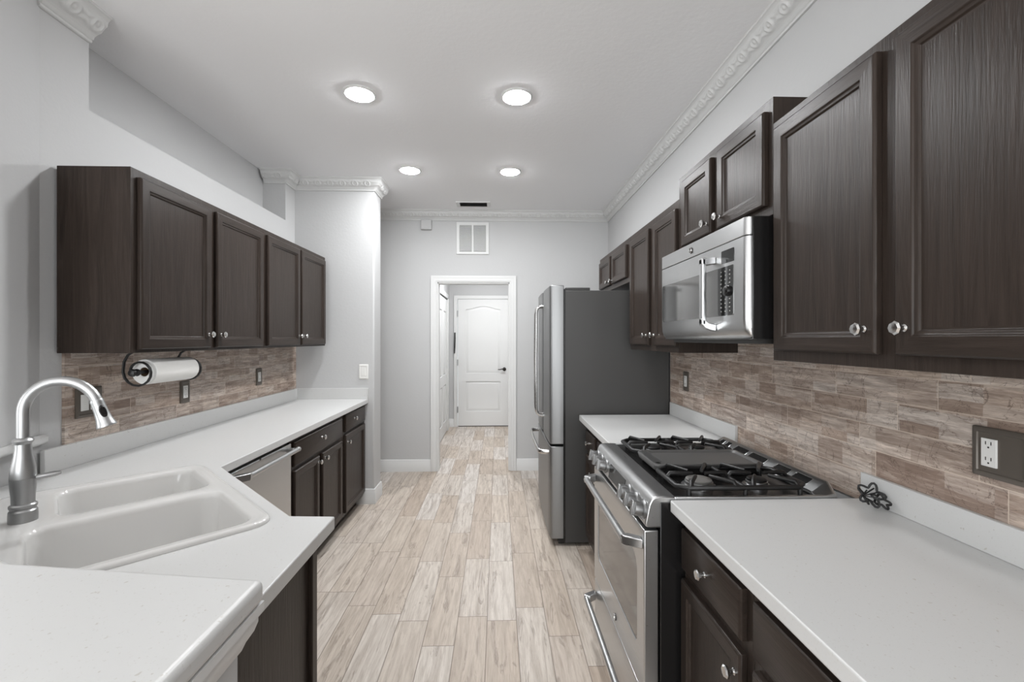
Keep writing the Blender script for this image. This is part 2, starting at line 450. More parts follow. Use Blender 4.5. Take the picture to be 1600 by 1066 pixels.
base('baseboard_right', [(WR, YB), (DX1 + 0.072, YB)], 1, 'white baseboard right of the doorway')
base('baseboard_pillar', [(XP, YP + 0.22), (XP, YP), (-1.30, YP)], 1, 'white baseboard wrapping the wall end')
base('baseboard_hall', [(-0.72, 7.36), (-0.80, 7.36), (-0.80, 7.17)], 1)

# ornamental crown moulding
NB = 13
CPROF = [(0, -0.112), (0.010, -0.112), (0.013, -0.106), (0.011, -0.100), (0.018, -0.097), (0.020, -0.088), (0.024, -0.085)]
b0, b1 = (0.027, -0.081), (0.072, -0.020)
NP0 = len(CPROF)
for k in range(NB):
    f = k / (NB - 1)
    CPROF.append((b0[0] + (b1[0] - b0[0]) * f + 0.006 * math.sin(PI * f), b0[1] + (b1[1] - b0[1]) * f - 0.004 * math.sin(PI * f)))
CPROF += [(0.075, -0.018), (0.078, -0.012), (0.084, -0.010), (0.086, 0.0), (0.0, 0.0)]
def relief(k, s):
    """scrolling leaves: ridges on a small repeating plan of rings and curved stems"""
    if not NP0 <= k < NP0 + NB: return 0.0, 0.0
    f = (k - NP0) / (NB - 1); P_ = 0.105
    q = s / P_; m = int(math.floor(q)); a = q - m
    if m % 2: f = 1.0 - f
    h = 0.0
    for ca in (0.30, 1.30, -0.70):
        d = math.hypot((a - ca) * 1.55, f - 0.50)
        h = max(h, math.exp(-((d - 0.30) / 0.085) ** 2), 0.9 * math.exp(-(d / 0.10) ** 2))
    for ca in (-0.2, 0.8):
        for sg in (-1, 1):
            d = (f - 0.5) - sg * (0.12 + 0.85 * abs(a - ca) ** 1.2) * (1 if a > ca else -1)
            h = max(h, 0.85 * math.exp(-(d / 0.085) ** 2) * math.exp(-((a - ca) / 0.33) ** 2))
    h = 0.0075 * h * min(1.0, 6 * min(f, 1 - f) + 0.05)
    return h * 0.75, -h * 0.65
def crown(name, pts, side, label, kp=1.0, kd=1.0):
    struct(sweep(pts, [(a * kp, b * kd) for a, b in CPROF], side, H, 0.0042, relief), name, M['crown'], label, smooth=60)
crown('trim_4', [(WR, -3.3), (WR, YB), (-2.6, YB)], 1, 'long ornate white crown moulding on the right and end walls', 1.0, 0.90)
crown('trim_5', [(WL, 1.985), (WL, 1.765)], 1, 'short ornate crown moulding above the left foreground wall', 1.16, 1.0)
crown('trim_6', [(-1.93, 3.77), (WL, 3.77), (WL, YP), (XP, YP), (XP, YP + 0.22)], -1, 'ornate crown moulding stepping round the wall end', 1.0, 0.88)

# hall doors
d1 = MB()
ds = dict(y=7.37)
o = MB().holed(rrect(-0.652, 0.170, 0.012, 2.082, 0.002, 1),
    [rrect(-0.525, 0.043, 0.25, 0.74, 0.004, 2),
     [(-0.525, 0.87), (0.043, 0.87), (0.043, 1.92)] + [(0.043 - 0.568 * k / 14, 1.92 + 0.052 * (0.5 - 0.5 * math.cos(2 * PI * k / 14))) for k in range(1, 14)] + [(-0.525, 1.92)]], 1, 7.362, 7.40)
door = struct(o, 'door_1', M['white'], 'white two-panel hall door with an arched upper panel', bevel=0.004)
def arch_panel(x0, x1, z0, z1, rise, y):
    mb = MB(); loops = []
    for ins, yy in ((0.0, y + 0.016), (0.014, y + 0.014), (0.035, y + 0.004), (0.045, y + 0.004)):
        lp = [(x0 + ins, yy, z0 + ins), (x1 - ins, yy, z0 + ins), (x1 - ins, yy, z1 - ins)]
        n = 14
        for k in range(1, n): lp.append((x1 - ins - (x1 - x0 - 2 * ins) * k / n, yy, z1 - ins + rise * (0.5 - 0.5 * math.cos(2 * PI * k / n))))
        lp.append((x0 + ins, yy, z1 - ins)); loops.append(lp)
    return mb.loft(loops, True, True)
arch_panel(-0.525, 0.043, 0.25, 0.74, 0.0, 7.362).obj('lower_panel', M['white'], door)
arch_panel(-0.525, 0.043, 0.87, 1.92, 0.052, 7.362).obj('upper_panel', M['white'], door)
hd = MB(); hd.lathe([(0.030, 0), (0.030, 0.008), (0.012, 0.012), (0.011, 0.05)], (0.105, 7.362, 0.94), (0, -1, 0), 16)
hd.tube([(0.105, 7.315, 0.94), (0.07, 7.312, 0.945), (0.03, 7.316, 0.935), (0.0, 7.32, 0.938)], [0.011, 0.009, 0.008, 0.006], 8)
hd.obj('door_handle', M['bronze'], door)
for z in (0.28, 1.05, 1.85):
    MB().box(-0.668, -0.648, 7.335, 7.361, z - 0.05, z + 0.05).obj('hinge', M['nickel'], door)
MB().box(-0.652, 0.170, 7.364, 7.40, 0.0, 0.012).obj('door_sweep', M['dark'], door)
st = MB().tube([(-0.70, 7.325, 1.54), (-0.70, 7.318, 1.42), (-0.703, 7.318, 1.30), (-0.708, 7.325, 1.20)], [(0.012, 0.006), (0.014, 0.006), (0.014, 0.006), (0.010, 0.005)], 10)
tag(st.obj('hanging_strap', M['black']), 'black strap hanging at the hinge side of the white hall door', 'strap')
# closet door on the left wall of the hall
cl = MB().holed([(5.95, 0.02), (7.02, 0.02), (7.02, 2.04), (5.95, 2.04)], [rrect(6.08 + a, 6.40 + a, z0, z1, 0.004, 2) for a in (0, 0.47) for z0, z1 in ((0.2, 0.75), (0.9, 1.85))], 0, -0.815, -0.79)
cdoor = struct(cl, 'door_2', M['white'], 'white panelled closet door on the left of the hall', bevel=0.003)
for a in (0, 0.47):
    for z0, z1 in ((0.2, 0.75), (0.9, 1.85)):
        MB().loft([[(x, y, z) for (y, z) in rrect(6.08 + a + i, 6.40 + a - i, z0 + i, z1 - i, 0.004, 2)] for i, x in ((0, -0.808), (0.03, -0.795), (0.04, -0.794))]).obj('door_panel', M['white'], cdoor)
mb = MB()
mb.box(-0.80, -0.775, 5.85, 5.945, 0, 2.11).box(-0.80, -0.775, 7.03, 7.10, 0, 2.11).box(-0.80, -0.775, 5.85, 7.10, 2.06, 2.13)
struct(mb, 'trim_7', M['white'], 'white casing around the closet door', bevel=0.004)
struct(MB().box(-0.812, -0.792, 5.95, 7.02, 2.04, 2.06), 'gap_shade', M['dark'], 'dark strip standing in for the shaded gap above the closet door')  # shade of the door gap put in as a dark-coloured strip

# ------------------------------------------------------------------ backsplashes
o = MB().prism([(-1.0, 0.90), (3.08, 0.90), (3.08, 1.372), (2.21, 1.372), (2.21, 1.44), (1.43, 1.44), (1.43, 1.372), (-1.0, 1.372)], 0, WR - 0.0115, WR - 0.0005).obj('backsplash', M['tile'])
tag(o, 'brown wood-look tile backsplash behind the range on the right wall', 'backsplash')
o = MB().box(WL + 0.0005, WL + 0.0115, 1.864, YP - 0.001, 0.90, 1.3775).obj('backsplash', M['tile'])
tag(o, 'brown wood-look tile backsplash under the four-door cabinets on the left', 'backsplash')

# ------------------------------------------------------------------ countertops
rt = 'right'
XS = WR - 0.026   # face of the right splash curb
o = MB().box(0.556, WR - 0.012, -0.9, 1.430, CB, CT).obj('countertop', M['quartz'], None, 0.004, 3)
tag(o, 'white speckled countertop nearest the camera on the right of the range', 'countertop')
MB().box(XS, WR - 0.0115, -0.9, 1.428, CT, CT + 0.086).obj('splash_curb', M['quartz'], o, 0.002)
o = MB().box(0.556, WR - 0.012, 2.200, 3.055, CB, CT).obj('countertop', M['quartz'], None, 0.004, 3)
tag(o, 'short white countertop between the range and the dark refrigerator', 'countertop')
MB().box(XS, WR - 0.0115, 2.202, 3.055, CT, CT + 0.086).obj('splash_curb', M['quartz'], o, 0.002)
# left counter with the corner; sink axes: u along the diagonal front, v towards the room
A2 = math.sqrt(0.5)
def sk(u, v, z=0.0): return ((u + v) * A2, (v - u) * A2, z)
outer = [(WL + 0.012, YP - 0.002), (-1.127, YP - 0.002), (-1.130, 1.865), (-0.612, 1.338), (-0.478, 1.330), (-0.478, 0.678), (-0.90, 0.684), (-1.055, 0.745), (-1.695, 1.405), (-1.745, 1.60), (WL + 0.012, 1.766)]
hole = [sk(u, v)[:2] for u, v in rrect(-2.155, -1.385, -0.055, 0.435, 0.05, 5)]
o = MB().holed(outer, [hole], 2, CB, CT).obj('countertop', M['quartz'], None, 0.004, 3)
tag(o, 'white L-shaped countertop around the corner sink on the left', 'countertop')
LC = o
MB().box(WL + 0.0115, WL + 0.030, 1.766, YP - 0.002, CT, CT + 0.094).obj('splash_curb', M['quartz'], LC, 0.002)
MB().box(WL + 0.030, -1.127, YP - 0.021, YP - 0.001, CT, CT + 0.094).obj('splash_curb', M['quartz'], LC, 0.002)
# raised bar
bar = [(-0.357, 0.28), (-0.357, 0.700), (-0.80, 0.765), (-1.06, 0.885), (-1.60, 1.42), (-1.672, 1.565), (-1.735, 1.79), (-1.758, 1.79), (-1.758, 1.766), (-2.02, 1.764), (-2.02, 1.22), (-1.30, 0.40), (-1.16, 0.28)]
o = MB().prism(bar, 2, 1.032, 1.067).obj('bar_top', M['quartz'], None, 0.011, 4)
tag(o, 'raised white bar top in the left foreground above the sink', 'bar top')
mb = sweep([(-1.10, 0.56), (-0.385, 0.56), (-0.385, 0.675), (-0.60, 0.678)], [(0.0, -0.062), (0.004, -0.062), (0.008, -0.052), (0.016, -0.040), (0.020, -0.028), (0.020, -0.020), (0.026, -0.014), (0.026, 0.0), (0.0, 0.0)], -1, 1.032)
mb.obj('moulding', M['white'], o)

# ------------------------------------------------------------------ sink
def plate(outer, holes, z):
    m_ = MB(); h_ = MB().holed(outer, holes, 2, z - 1.0, z)
    keep = [f_ for f_ in h_.f if all(abs(h_.v[i][2] - z) < 1e-6 for i in f_)]
    m_.v, m_.f, m_.mi = h_.v, keep, [0] * len(keep); return m_
def sloop(u0, u1, v0, v1, r, z, n=6): return [sk(u, v, z) for u, v in rrect(u0, u1, v0, v1, r, n)]
SU0, SU1, SV0, SV1 = -2.185, -1.355, -0.095, 0.468
rim = MB()
RL = [(0.0, CT + 0.0005, 0.06), (0.0006, CT + 0.006, 0.06), (0.003, CT + 0.0098, 0.059), (0.007, CT + 0.0115, 0.058), (0.014, CT + 0.0118, 0.055), (0.022, CT + 0.0108, 0.05), (0.030, CT + 0.0100, 0.045)]
rim.loft([sloop(SU0 + i, SU1 - i, SV0 + i, SV1 - i, r, z) for i, z, r in RL], False, False)
zt = CT + 0.0100
B1 = (-2.150, -1.822, 0.038, 0.428)   # far small bowl
B2 = (-1.772, -1.387, -0.030, 0.432)   # near large bowl
dk = plate([p[:2] for p in sloop(SU0 + 0.030, SU1 - 0.030, SV0 + 0.030, SV1 - 0.030, 0.045, 0)],
                [[p[:2] for p in sloop(*b, 0.055, 0)] for b in (B1, B2)], zt)
k0 = len(rim.v); rim.v += dk.v; rim.f += [[i + k0 for i in f] for f in dk.f]; rim.mi += dk.mi
for b, dep in ((B1, 0.15), (B2, 0.20)):
    u0, u1, v0, v1 = b
    prof = [(0.0, 0.0), (0.005, -0.002), (0.010, -0.008), (0.013, -0.018), (0.020, -dep + 0.05), (0.026, -dep + 0.022), (0.040, -dep + 0.007), (0.062, -dep)]
    rim.loft([sloop(u0 + i, u1 - i, v0 + i, v1 - i, max(0.02, 0.055 - 0.3 * i), zt + z) for i, z in prof], False, True)
sink = rim.obj('sink', M['sink'], None, 0, 2, 60)
tag(sink, 'white enamel double-bowl sink set diagonally in the left counter', 'sink')
for b, dep in ((B1, 0.15), (B2, 0.20)):
    c = sk((b[0] + b[1]) / 2, (b[2] + b[3]) / 2, zt - dep)
    MB().lathe([(0.045, 0.0), (0.045, 0.003), (0.034, 0.004), (0.032, -0.002 + 0.003)], c, (0, 0, 1), 20).obj('drain', M['chrome'], sink)

# ------------------------------------------------------------------ faucet
FB = Vector((-1.331, 1.299, zt)); fd = Vector((0.965, 0.26, 0)).normalized()
fa = thing('faucet', 'brushed nickel gooseneck faucet behind the white corner sink', 'faucet', FB)
def fz(z): return z - FB.z
MB().lathe([(0.0302, 0.0), (0.0302, 0.018), (0.0295, 0.030), (0.0266, 0.034), (0.0266, 0.037), (0.0288, 0.040), (0.0288, 0.046), (0.0245, 0.050)], FB, (0, 0, 1), 32).obj('base_ring', M['nickel'], fa, 0, 2, 30)
MB().lathe([(0.0238, 0.048), (0.0245, 0.07), (0.0274, 0.105), (0.0274, 0.120)], FB, (0, 0, 1), 32).obj('valve_body', M['nickel'], fa)
MB().lathe([(0.0274, 0.1205), (0.0259, 0.150), (0.0202, 0.180), (0.0176, 0.202), (0.0173, 0.216), (0.0209, 0.221), (0.0223, 0.226), (0.0194, 0.231), (0.0144, 0.234)], FB, (0, 0, 1), 32).obj('neck', M['nickel'], fa)
pts = [FB + Vector((0, 0, 0.228 + 0.02 * k)) for k in range(0, 4)]
R0, zc = 0.086, 1.228
for k in range(0, 20):
    a = math.radians(180 - (180 - 17) * k / 19)
    pts.append(FB + fd * (R0 + R0 * math.cos(a)) + Vector((0, 0, fz(zc) + R0 * math.sin(a))))
MB().tube(pts, 0.0142, 18).obj('spout', M['nickel'], fa, 0, 2, 60)
end = pts[-1]; hdn = (fd * 0.32 - Vector((0, 0, 0.95))).normalized()
sh = MB().lathe([(0.0148, -0.004), (0.0162, 0.0), (0.0157, 0.006), (0.0160, 0.010), (0.0165, 0.03), (0.0190, 0.055), (0.0225, 0.070), (0.0240, 0.074), (0.0240, 0.078), (0.020, 0.079)], end, hdn, 28).obj('spray_head', M['nickel'], fa)
vn = (Vector((0.75, -0.55, 0.25))); vn = (vn - hdn * vn.dot(hdn)).normalized()
bc = end + hdn * 0.034 + vn * 0.0158
side = hdn.cross(vn)
MB().loft([[tuple(bc + hdn * (0.019 * s_ * math.cos(a)) + side * (0.0085 * s_ * math.sin(a)) + vn * h) for a in [2 * PI * k / 18 for k in range(18)]] for s_, h in ((1.0, -0.004), (1.0, 0.002), (0.8, 0.004))]).obj('spray_button', M['black'], sh)
hx = Vector((0.80, 0.60, 0)).normalized(); hb = FB + Vector((0, 0, 0.117))
MB().tube([hb + hx * 0.018, hb + hx * 0.04 + Vector((0, 0, 0.002)), hb + hx * 0.064 + Vector((0, 0, 0.004)), hb + hx * 0.076 + Vector((0, 0, 0.005))], [(0.0085, 0.0085), (0.0075, 0.009), (0.0075, 0.010), (0.004, 0.006)], 14, flat=(0, 0, 1)).obj('lever', M['nickel'], fa, 0, 2, 60)

# ------------------------------------------------------------------ cabinets
def RF(x): return lambda u, n, z: (x - n, u, z)     # faces -X (right side), u = Y
def LF(x): return lambda u, n, z: (x + n, u, z)     # faces +X (left side)
WM = None
def ringdoor(f, u0, u1, z0, z1, name, parent, sw=0.052, t=0.02):
    mb = MB(f)
    rings = [(0.0, 0.0), (0.0, t - 0.005), (0.005, t), (sw - 0.010, t), (sw - 0.007, t - 0.004), (sw, t - 0.006), (sw + 0.002, t - 0.011), (sw + 0.008, t - 0.011)]
    ids = []
    for i, n in rings: ids.append([mb.vert(a, n, b) for a, b in ((u0 + i, z0 + i), (u1 - i, z0 + i), (u1 - i, z1 - i), (u0 + i, z1 - i))])
    for a, b in zip(ids, ids[1:]):
        for k in range(4): mb.face([a[k], a[(k + 1) % 4], b[(k + 1) % 4], b[k]], 1 if k % 2 == 0 else 0)
    mb.face(ids[0][::-1])
    d = mb.obj(name, [M['woodz'], M['woody']], parent, 0.0015, 2)
    MB(f).box(u0 + sw + 0.001, u1 - sw - 0.001, 0.002, t - 0.0112, z0 + sw + 0.001, z1 - sw - 0.001).obj('panel', M['woodz'], d)
    return d
def slabfront(f, u0, u1, z0, z1, name, parent, t=0.02):
    mb = MB(f); ids = []
    for i, n in ((0.0, 0.0), (0.0, t - 0.007), (0.003, t - 0.003), (0.009, t)):
        ids.append([mb.vert(a, n, b) for a, b in ((u0 + i, z0 + i), (u1 - i, z0 + i), (u1 - i, z1 - i), (u0 + i, z1 - i))])
    for a, b in zip(ids, ids[1:]):
        for k in range(4): mb.face([a[k], a[(k + 1) % 4], b[(k + 1) % 4], b[k]])
    mb.face(ids[0][::-1]); mb.face(ids[-1])
    return mb.obj(name, M['woody'], parent, 0.001, 2)
def knob(f, u, z, parent, n0=0.02):
    c = Vector(f(u, n0, z)); ax = (Vector(f(u, n0 + 1, z)) - c)
    mb = MB().lathe([(0.0085, 0.0), (0.0085, 0.003), (0.0055, 0.006), (0.0055, 0.011), (0.009, 0.014), (0.009, 0.016)], c, ax, 14)
    mb.lathe([(0.010, 0.0155), (0.0150, 0.019), (0.0155, 0.024), (0.0120, 0.028), (0.004, 0.0290)], c, ax, 8)
    return mb.obj('knob', M['chrome'], parent, 0, 2, 20)
def carcass(f, u0, u1, depth, z0, z1, parent, toe=False, name='carcass'):
    """face at n = 0, box behind it; the face shows a slim frame"""
    mb = MB(f)
    if toe: mb.prism([(0.0, z0 + 0.10), (-depth, z0 + 0.10), (-depth, z1), (0.0, z1)], 0, u0, u1) ; mb.box(u0, u1, -depth, -0.07, z0, z0 + 0.10)
    else: mb.box(u0, u1, -depth, 0.0, z0, z1)
    return mb.obj(name, M['woodz'], parent, 0.0015, 2)

# left wall cabinets: two units of two doors
f = LF(-1.462)
for (u0, u1, doors, lab, kz) in ((1.83, 2.839, ((1.862, 2.310), (2.353, 2.812)), 'dark wood two-door wall cabinet above the paper towels on the left', 1.457),
                                 (2.840, 3.838, ((2.868, 3.325), (3.353, 3.806)), 'dark wood two-door wall cabinet at the far end of the left row', 1.457)):
    cb = thing('wall_cabinet', lab, 'cabinet', (-1.61, (u0 + u1) / 2, 1.378), 'wall cabinets on the left')
    carcass(f, u0, u1, 0.285, 1.378, 2.122, cb)
    for k, (a, b) in enumerate(doors):
        d = ringdoor(f, a, b, 1.392, 2.090, 'door', cb)
        knob(f, b - 0.028 if k == 0 else a + 0.028, kz, d)

# right wall cabinets
f = RF(0.90)
def wallcab(u0, u1, z0, z1, dz0, dz1, doors, lab, kz, xoff=0):
    cb = thing('wall_cabinet', lab, 'cabinet', (1.05, (u0 + u1) / 2, z0), 'wall cabinets on the right')
    carcass(f, u0, u1, 0.298, z0, z1, cb)
    for k, (a, b) in enumerate(doors):
        d = ringdoor(f, a, b, dz0, dz1, 'door', cb)
        if kz: knob(f, b - 0.028 if k == 0 else a + 0.028, kz, d)
    return cb
wallcab(0.545, 1.4365, 1.365, 2.138, 1.398, 2.108, ((0.560, 0.970), (1.021, 1.410)), 'large dark wood two-door cabinet in the right foreground', 1.458)
wallcab(-0.34, 0.544, 1.365, 2.138, 1.398, 2.108, ((-0.32, 0.08), (0.12, 0.53)), 'dark wood two-door wall cabinet beyond the right picture edge', 1.458)
wallcab(1.437, 2.199, 1.842, 2.228, 1.877, 2.191, ((1.463, 1.781), (1.837, 2.131)), 'short raised dark wood cabinet above the microwave', 1.922)
wallcab(2.2005, 3.008, 1.365, 2.130, 1.398, 2.085, ((2.205, 2.531), (2.609, 2.975)), 'tall dark wood two-door cabinet between microwave and refrigerator', 1.456)
wallcab(3.0085, 3.925, 1.825, 2.130, 1.862, 2.090, ((3.074, 3.456), (3.516, 3.885)), 'small dark wood two-door cabinet above the refrigerator', 1.885)

# base cabinets, left run
f = LF(-1.158)
cb = thing('base_cabinet', 'dark wood base cabinet with one wide drawer over two doors beside the dishwasher', 'cabinet', (-1.45, 2.95, 0), 'base cabinets on the left')
carcass(f, 2.52, 3.375, 0.572, 0, CB - 0.001, cb, True)
d = slabfront(f, 2.555, 3.325, 0.715, 0.853, 'drawer', cb); knob(f, 2.935, 0.80, d)
d = ringdoor(f, 2.555, 2.905, 0.125, 0.690, 'door', cb, 0.05); knob(f, 2.875, 0.655, d)
d = ringdoor(f, 2.955, 3.325, 0.125, 0.690, 'door', cb, 0.05); knob(f, 2.985, 0.655, d)
cb = thing('base_cabinet', 'narrow dark wood base cabinet with drawer and door against the wall end', 'cabinet', (-1.45, 3.65, 0), 'base cabinets on the left')
carcass(f, 3.376, YP - 0.016, 0.572, 0, CB - 0.001, cb, True)
d = slabfront(f, 3.40, 3.885, 0.735, 0.862, 'drawer', cb); knob(f, 3.585, 0.808, d)
d = ringdoor(f, 3.40, 3.885, 0.125, 0.712, 'door', cb, 0.05); knob(f, 3.432, 0.655, d)
# corner sink cabinet
cb = thing('sink_cabinet', 'dark wood corner cabinet under the diagonal sink', 'cabinet', (-1.0, 1.1, 0))
mb = MB().holed([(-0.527, 0.68), (-0.527, 1.290), (-0.632, 1.290), (-1.17, 1.835), (-1.70, 1.835), (-1.70, 1.60), (-1.66, 1.46), (-1.02, 0.80), (-0.88, 0.72)], [], 2, 0.0, 0.66)
mb.obj('carcass', M['woodz'], cb)
MB().prism([(-0.527, 0.68), (-0.527, 1.290), (-0.632, 1.290), (-1.17, 1.835), (-1.19, 1.815), (-0.64, 1.27), (-0.545, 1.27), (-0.545, 0.68)], 2, 0.66, CB - 0.001).obj('apron', M['woodz'], cb)
MB().box(-0.545, -0.515, 1.262, 1.296, 0.0, CB - 0.001).obj('corner_stile', M['woodz'], cb, 0.003)

a_, b_ = Vector((-1.17, 1.835, 0)), Vector((-0.632, 1.290, 0)); dg = (b_ - a_).normalized(); ng = Vector((-dg.y, dg.x, 0))
fdg = lambda u, n, z: tuple(a_ + dg * u + ng * n + Vector((0, 0, z)))
Ld = (b_ - a_).length
for k, (p_, q_) in enumerate(((0.05, Ld / 2 - 0.015), (Ld / 2 + 0.015, Ld - 0.05))):
    d = ringdoor(fdg, p_, q_, 0.125, 0.69, 'door', cb, 0.05); knob(fdg, q_ - 0.03 if k == 0 else p_ + 0.03, 0.65, d)

# base cabinets, right run
f = RF(0.605)
def basecab(u0, u1, fronts, lab, fill=None):
    cb = thing('base_cabinet', lab, 'cabinet', (0.9, (u0 + u1) / 2, 0), 'base cabinets on the right')
    carcass(f, u0, u1, 0.585, 0, CB - 0.001, cb, True)
    for (kind, a, b, z0, z1, ku, kz) in fronts:
        d = (slabfront if kind == 'drawer' else ringdoor)(f, a, b, z0, z1, kind, cb)
        knob(f, ku, kz, d)
basecab(1.04, 1.4295, (('drawer', 1.068, 1.470 - 0.05, 0.70, 0.828, 1.247, 0.768), ('door', 1.068, 1.420, 0.125, 0.668, 1.090, 0.612)), 'dark wood base cabinet with drawer and door right beside the range')
basecab(0.56, 1.039, (('drawer', 0.59, 1.018, 0.70, 0.828, 0.80, 0.765), ('door', 0.59, 1.018, 0.125, 0.668, 0.98, 0.62)), 'dark wood base cabinet second from the range at the bottom edge')
basecab(-0.10, 0.559, (('drawer', -0.07, 0.53, 0.70, 0.828, 0.23, 0.765), ('door', -0.07, 0.53, 0.125, 0.668, 0.48, 0.62)), 'dark wood base cabinet beyond the lower picture edge')
basecab(2.665, 3.01, (('drawer', 2.70, 2.985, 0.70, 0.828, 2.85, 0.765), ('door', 2.70, 2.985, 0.125, 0.668, 2.735, 0.60)), 'narrow dark wood base cabinet next to the refrigerator')
basecab(2.2005, 2.664, (('drawer', 2.23, 2.64, 0.70, 0.828, 2.43, 0.765), ('door', 2.23, 2.64, 0.125, 0.668, 2.60, 0.60)), 'dark wood base cabinet on the far side of the range')

# ------------------------------------------------------------------ dishwasher
dw = thing('dishwasher', 'stainless steel dishwasher half hidden behind the corner counter', 'dishwasher', (-1.45, 2.2, 0))
f = LF(-1.165)
MB(f).box(1.90, 2.515, -0.55, -0.005, 0.09, CB - 0.012).obj('tub', M['charcoal'], dw)
MB(f).box(1.92, 2.505, -0.055, -0.05, 0.0, 0.09).obj('toe_panel', M['black'], dw)
MB(f).box(1.905, 2.512, -0.004, 0.024, 0.10, CB - 0.018).obj('door', M['steelz'], dw, 0.005, 3)
hm = MB(f).tube([(1.995, 0.075, 0.832), (2.475, 0.075, 0.832)], 0.0125, 14)
hm.lathe([(0.0135, 0), (0.0135, 0.018), (0.011, 0.022)], (2.472, 0.075, 0.832), (0, 1, 0) if False else (1, 0, 0), 14)
hm.prism([(2.004, 0.062), (2.004, 0.088), (1.985, 0.089), (1.930, 0.040), (1.930, 0.022), (1.962, 0.022)], 2, 0.816, 0.848); hm.box(2.455, 2.480, 0.022, 0.075, 0.822, 0.842)
hm.obj('handle', M['steely'], dw, 0.003, 2)
MB(f).lathe([(0.006, 0), (0.006, 0.001)], (2.19, 0.0242, 0.857), (0, 1, 0), 16).obj('badge', M['charcoal'], dw)

# ------------------------------------------------------------------ emblem used on the appliances
def emblem(name, f, u, n, z, r, parent):
    c = Vector(f(u, n, z)); ax = Vector(f(u, n + 1, z)) - c
    e = MB().lathe([(r, 0.0), (r, 0.0025), (r * 0.92, 0.0032)], c, ax, 24).obj(name, M['charcoal'], parent)
    rg = MB(f)
    rg.tube([(u + r * 0.9 * math.cos(a), n + 0.0035, z + r * 0.9 * math.sin(a)) for a in [2 * PI * k / 24 for k in range(24)]], r * 0.10, 6, True)
    # two interlaced script strokes
    for s_ in (-1, 1):
        rg.tube([(u + s_ * r * 0.28 + r * 0.30 * math.cos(a), n + 0.0035, z + r * 0.38 * math.sin(a)) for a in [math.radians(60 + 300 * k / 12) for k in range(13)]], r * 0.07, 6)
    rg.obj('emblem_script', M['chrome'], e)
    return e

# ------------------------------------------------------------------ range
RG = thing('gas_range', 'stainless steel slide-in gas range with black grates', 'range', (0.85, 1.815, 0))
Y0, Y1 = 1.437, 2.193
f = RF(0.0)
def F(x): return -x          # n for a world X
MB().box(0.526, 1.12, Y0, Y1, 0.04, 0.905).obj('body', M['black'], RG, 0.003)
for (px, py) in ((0.60, Y0 + 0.06), (0.60, Y1 - 0.06), (1.05, Y0 + 0.06), (1.05, Y1 - 0.06)):
    MB().lathe([(0.018, 0), (0.018, 0.04)], (px, py, 0), (0, 0, 1), 12).obj('foot', M['black'], RG)
# oven door with curved window opening
wz0, wz1, wy0, wy1 = 0.395, 0.700, 1.515, 2.115
win = [(wy0, wz0 + 0.02), (wy0 + 0.02, wz0), (wy1 - 0.02, wz0), (wy1, wz0 + 0.02)]
n = 12
for s_ in range(2):
    for k in range(n + 1):
        q = k / n
        if s_ == 0: win.append((wy1 - 0.07 * q ** 2, wz1 - 0.075 + 0.075 * (1 - (1 - q) ** 2)))
        else: win.append((wy0 + 0.07 * (1 - q) ** 2, wz1 - 0.075 + 0.075 * (1 - q ** 2)))
od = MB().holed([(Y0 + 0.003, 0.272), (Y1 - 0.003, 0.272), (Y1 - 0.003, 0.812), (Y0 + 0.003, 0.812)], [win], 0, 0.474, 0.522).obj('oven_door', M['steely'], RG, 0.004, 3)
MB().prism(win, 0, 0.478, 0.50).obj('oven_window', M['blackglass'], od)
def barhandle(z, name, parent, x=0.424, bow=0.0):
    mb = MB(); pts = []
    for k in range(13):
        q = k / 12; pts.append((x - bow * math.sin(PI * q), 1.492 + 0.646 * q, z))
    mb.tube(pts, (0.0135), 14)
    for (a, b) in ((1.492, 1.455), (2.138, 2.175)):
        s_ = 1 if b > a else -1
        mb.prism([(x - 0.012, a - 0.004 * s_), (x - 0.004, a + 0.012 * s_), (0.4735, b + 0.004 * s_), (0.4735, b - 0.028 * s_), (x + 0.015, a - 0.016 * s_)], 2, z - 0.016, z + 0.016)
    return mb.obj(name, M['steely'], parent, 0.003, 2)
barhandle(0.762, 'door_handle', od)
emblem('badge', f, 1.795, F(0.4738), 0.312, 0.013, od)
dr = MB().box(0.476, 0.522, Y0 + 0.003, Y1 - 0.003, 0.065, 0.262).obj('storage_drawer', M['steely'], RG, 0.004, 3)
barhandle(0.192, 'drawer_handle', dr)
# control panel
cpf = [(0.578, 0.921), (0.530, 0.923), (0.508, 0.920), (0.498, 0.912), (0.490, 0.895), (0.478, 0.838), (0.478, 0.828), (0.484, 0.822), (0.53, 0.820), (0.578, 0.87)]
cp = MB().prism(cpf, 1, Y0 + 0.001, Y1 - 0.001).obj('control_panel', M['steely'], RG, 0.006, 3, 50)
tl = Vector((-0.979, 0, 0.206)).normalized()   # outward normal of the panel face
def onpanel(y, q): # q 0 bottom .. 1 top of face
    return Vector((0.478 + 0.012 * q, y, 0.838 + 0.057 * q))
for y in (2.150, 2.068, 1.986, 1.640, 1.557, 1.474):
    c = onpanel(y, 0.52)
    k = MB().lathe([(0.031, -0.002), (0.031, 0.004), (0.028, 0.008), (0.0245, 0.010), (0.0245, 0.016), (0.023, 0.030), (0.022, 0.034), (0.004, 0.0345)], c, tl, 28).obj('burner_knob', M['steelf'], cp, 0, 2, 30)
    up = Vector((0.206, 0, 0.979)); sd = Vector((0, 1, 0)); e = c + tl * 0.034
    g = MB()
    g.loft([[tuple(e + up * (0.024 * a) + sd * (0.0075 * b) + tl * h) for a, b in ((-1, -1), (1, -1), (1, 1), (-1, 1))] for h in (-0.015, 0.007, 0.010)])
    g.obj('grip', M['nickel'], k, 0.002, 2)
e0, e1 = onpanel(0, 0.02), onpanel(0, 0.98)
g = MB()
loops = []
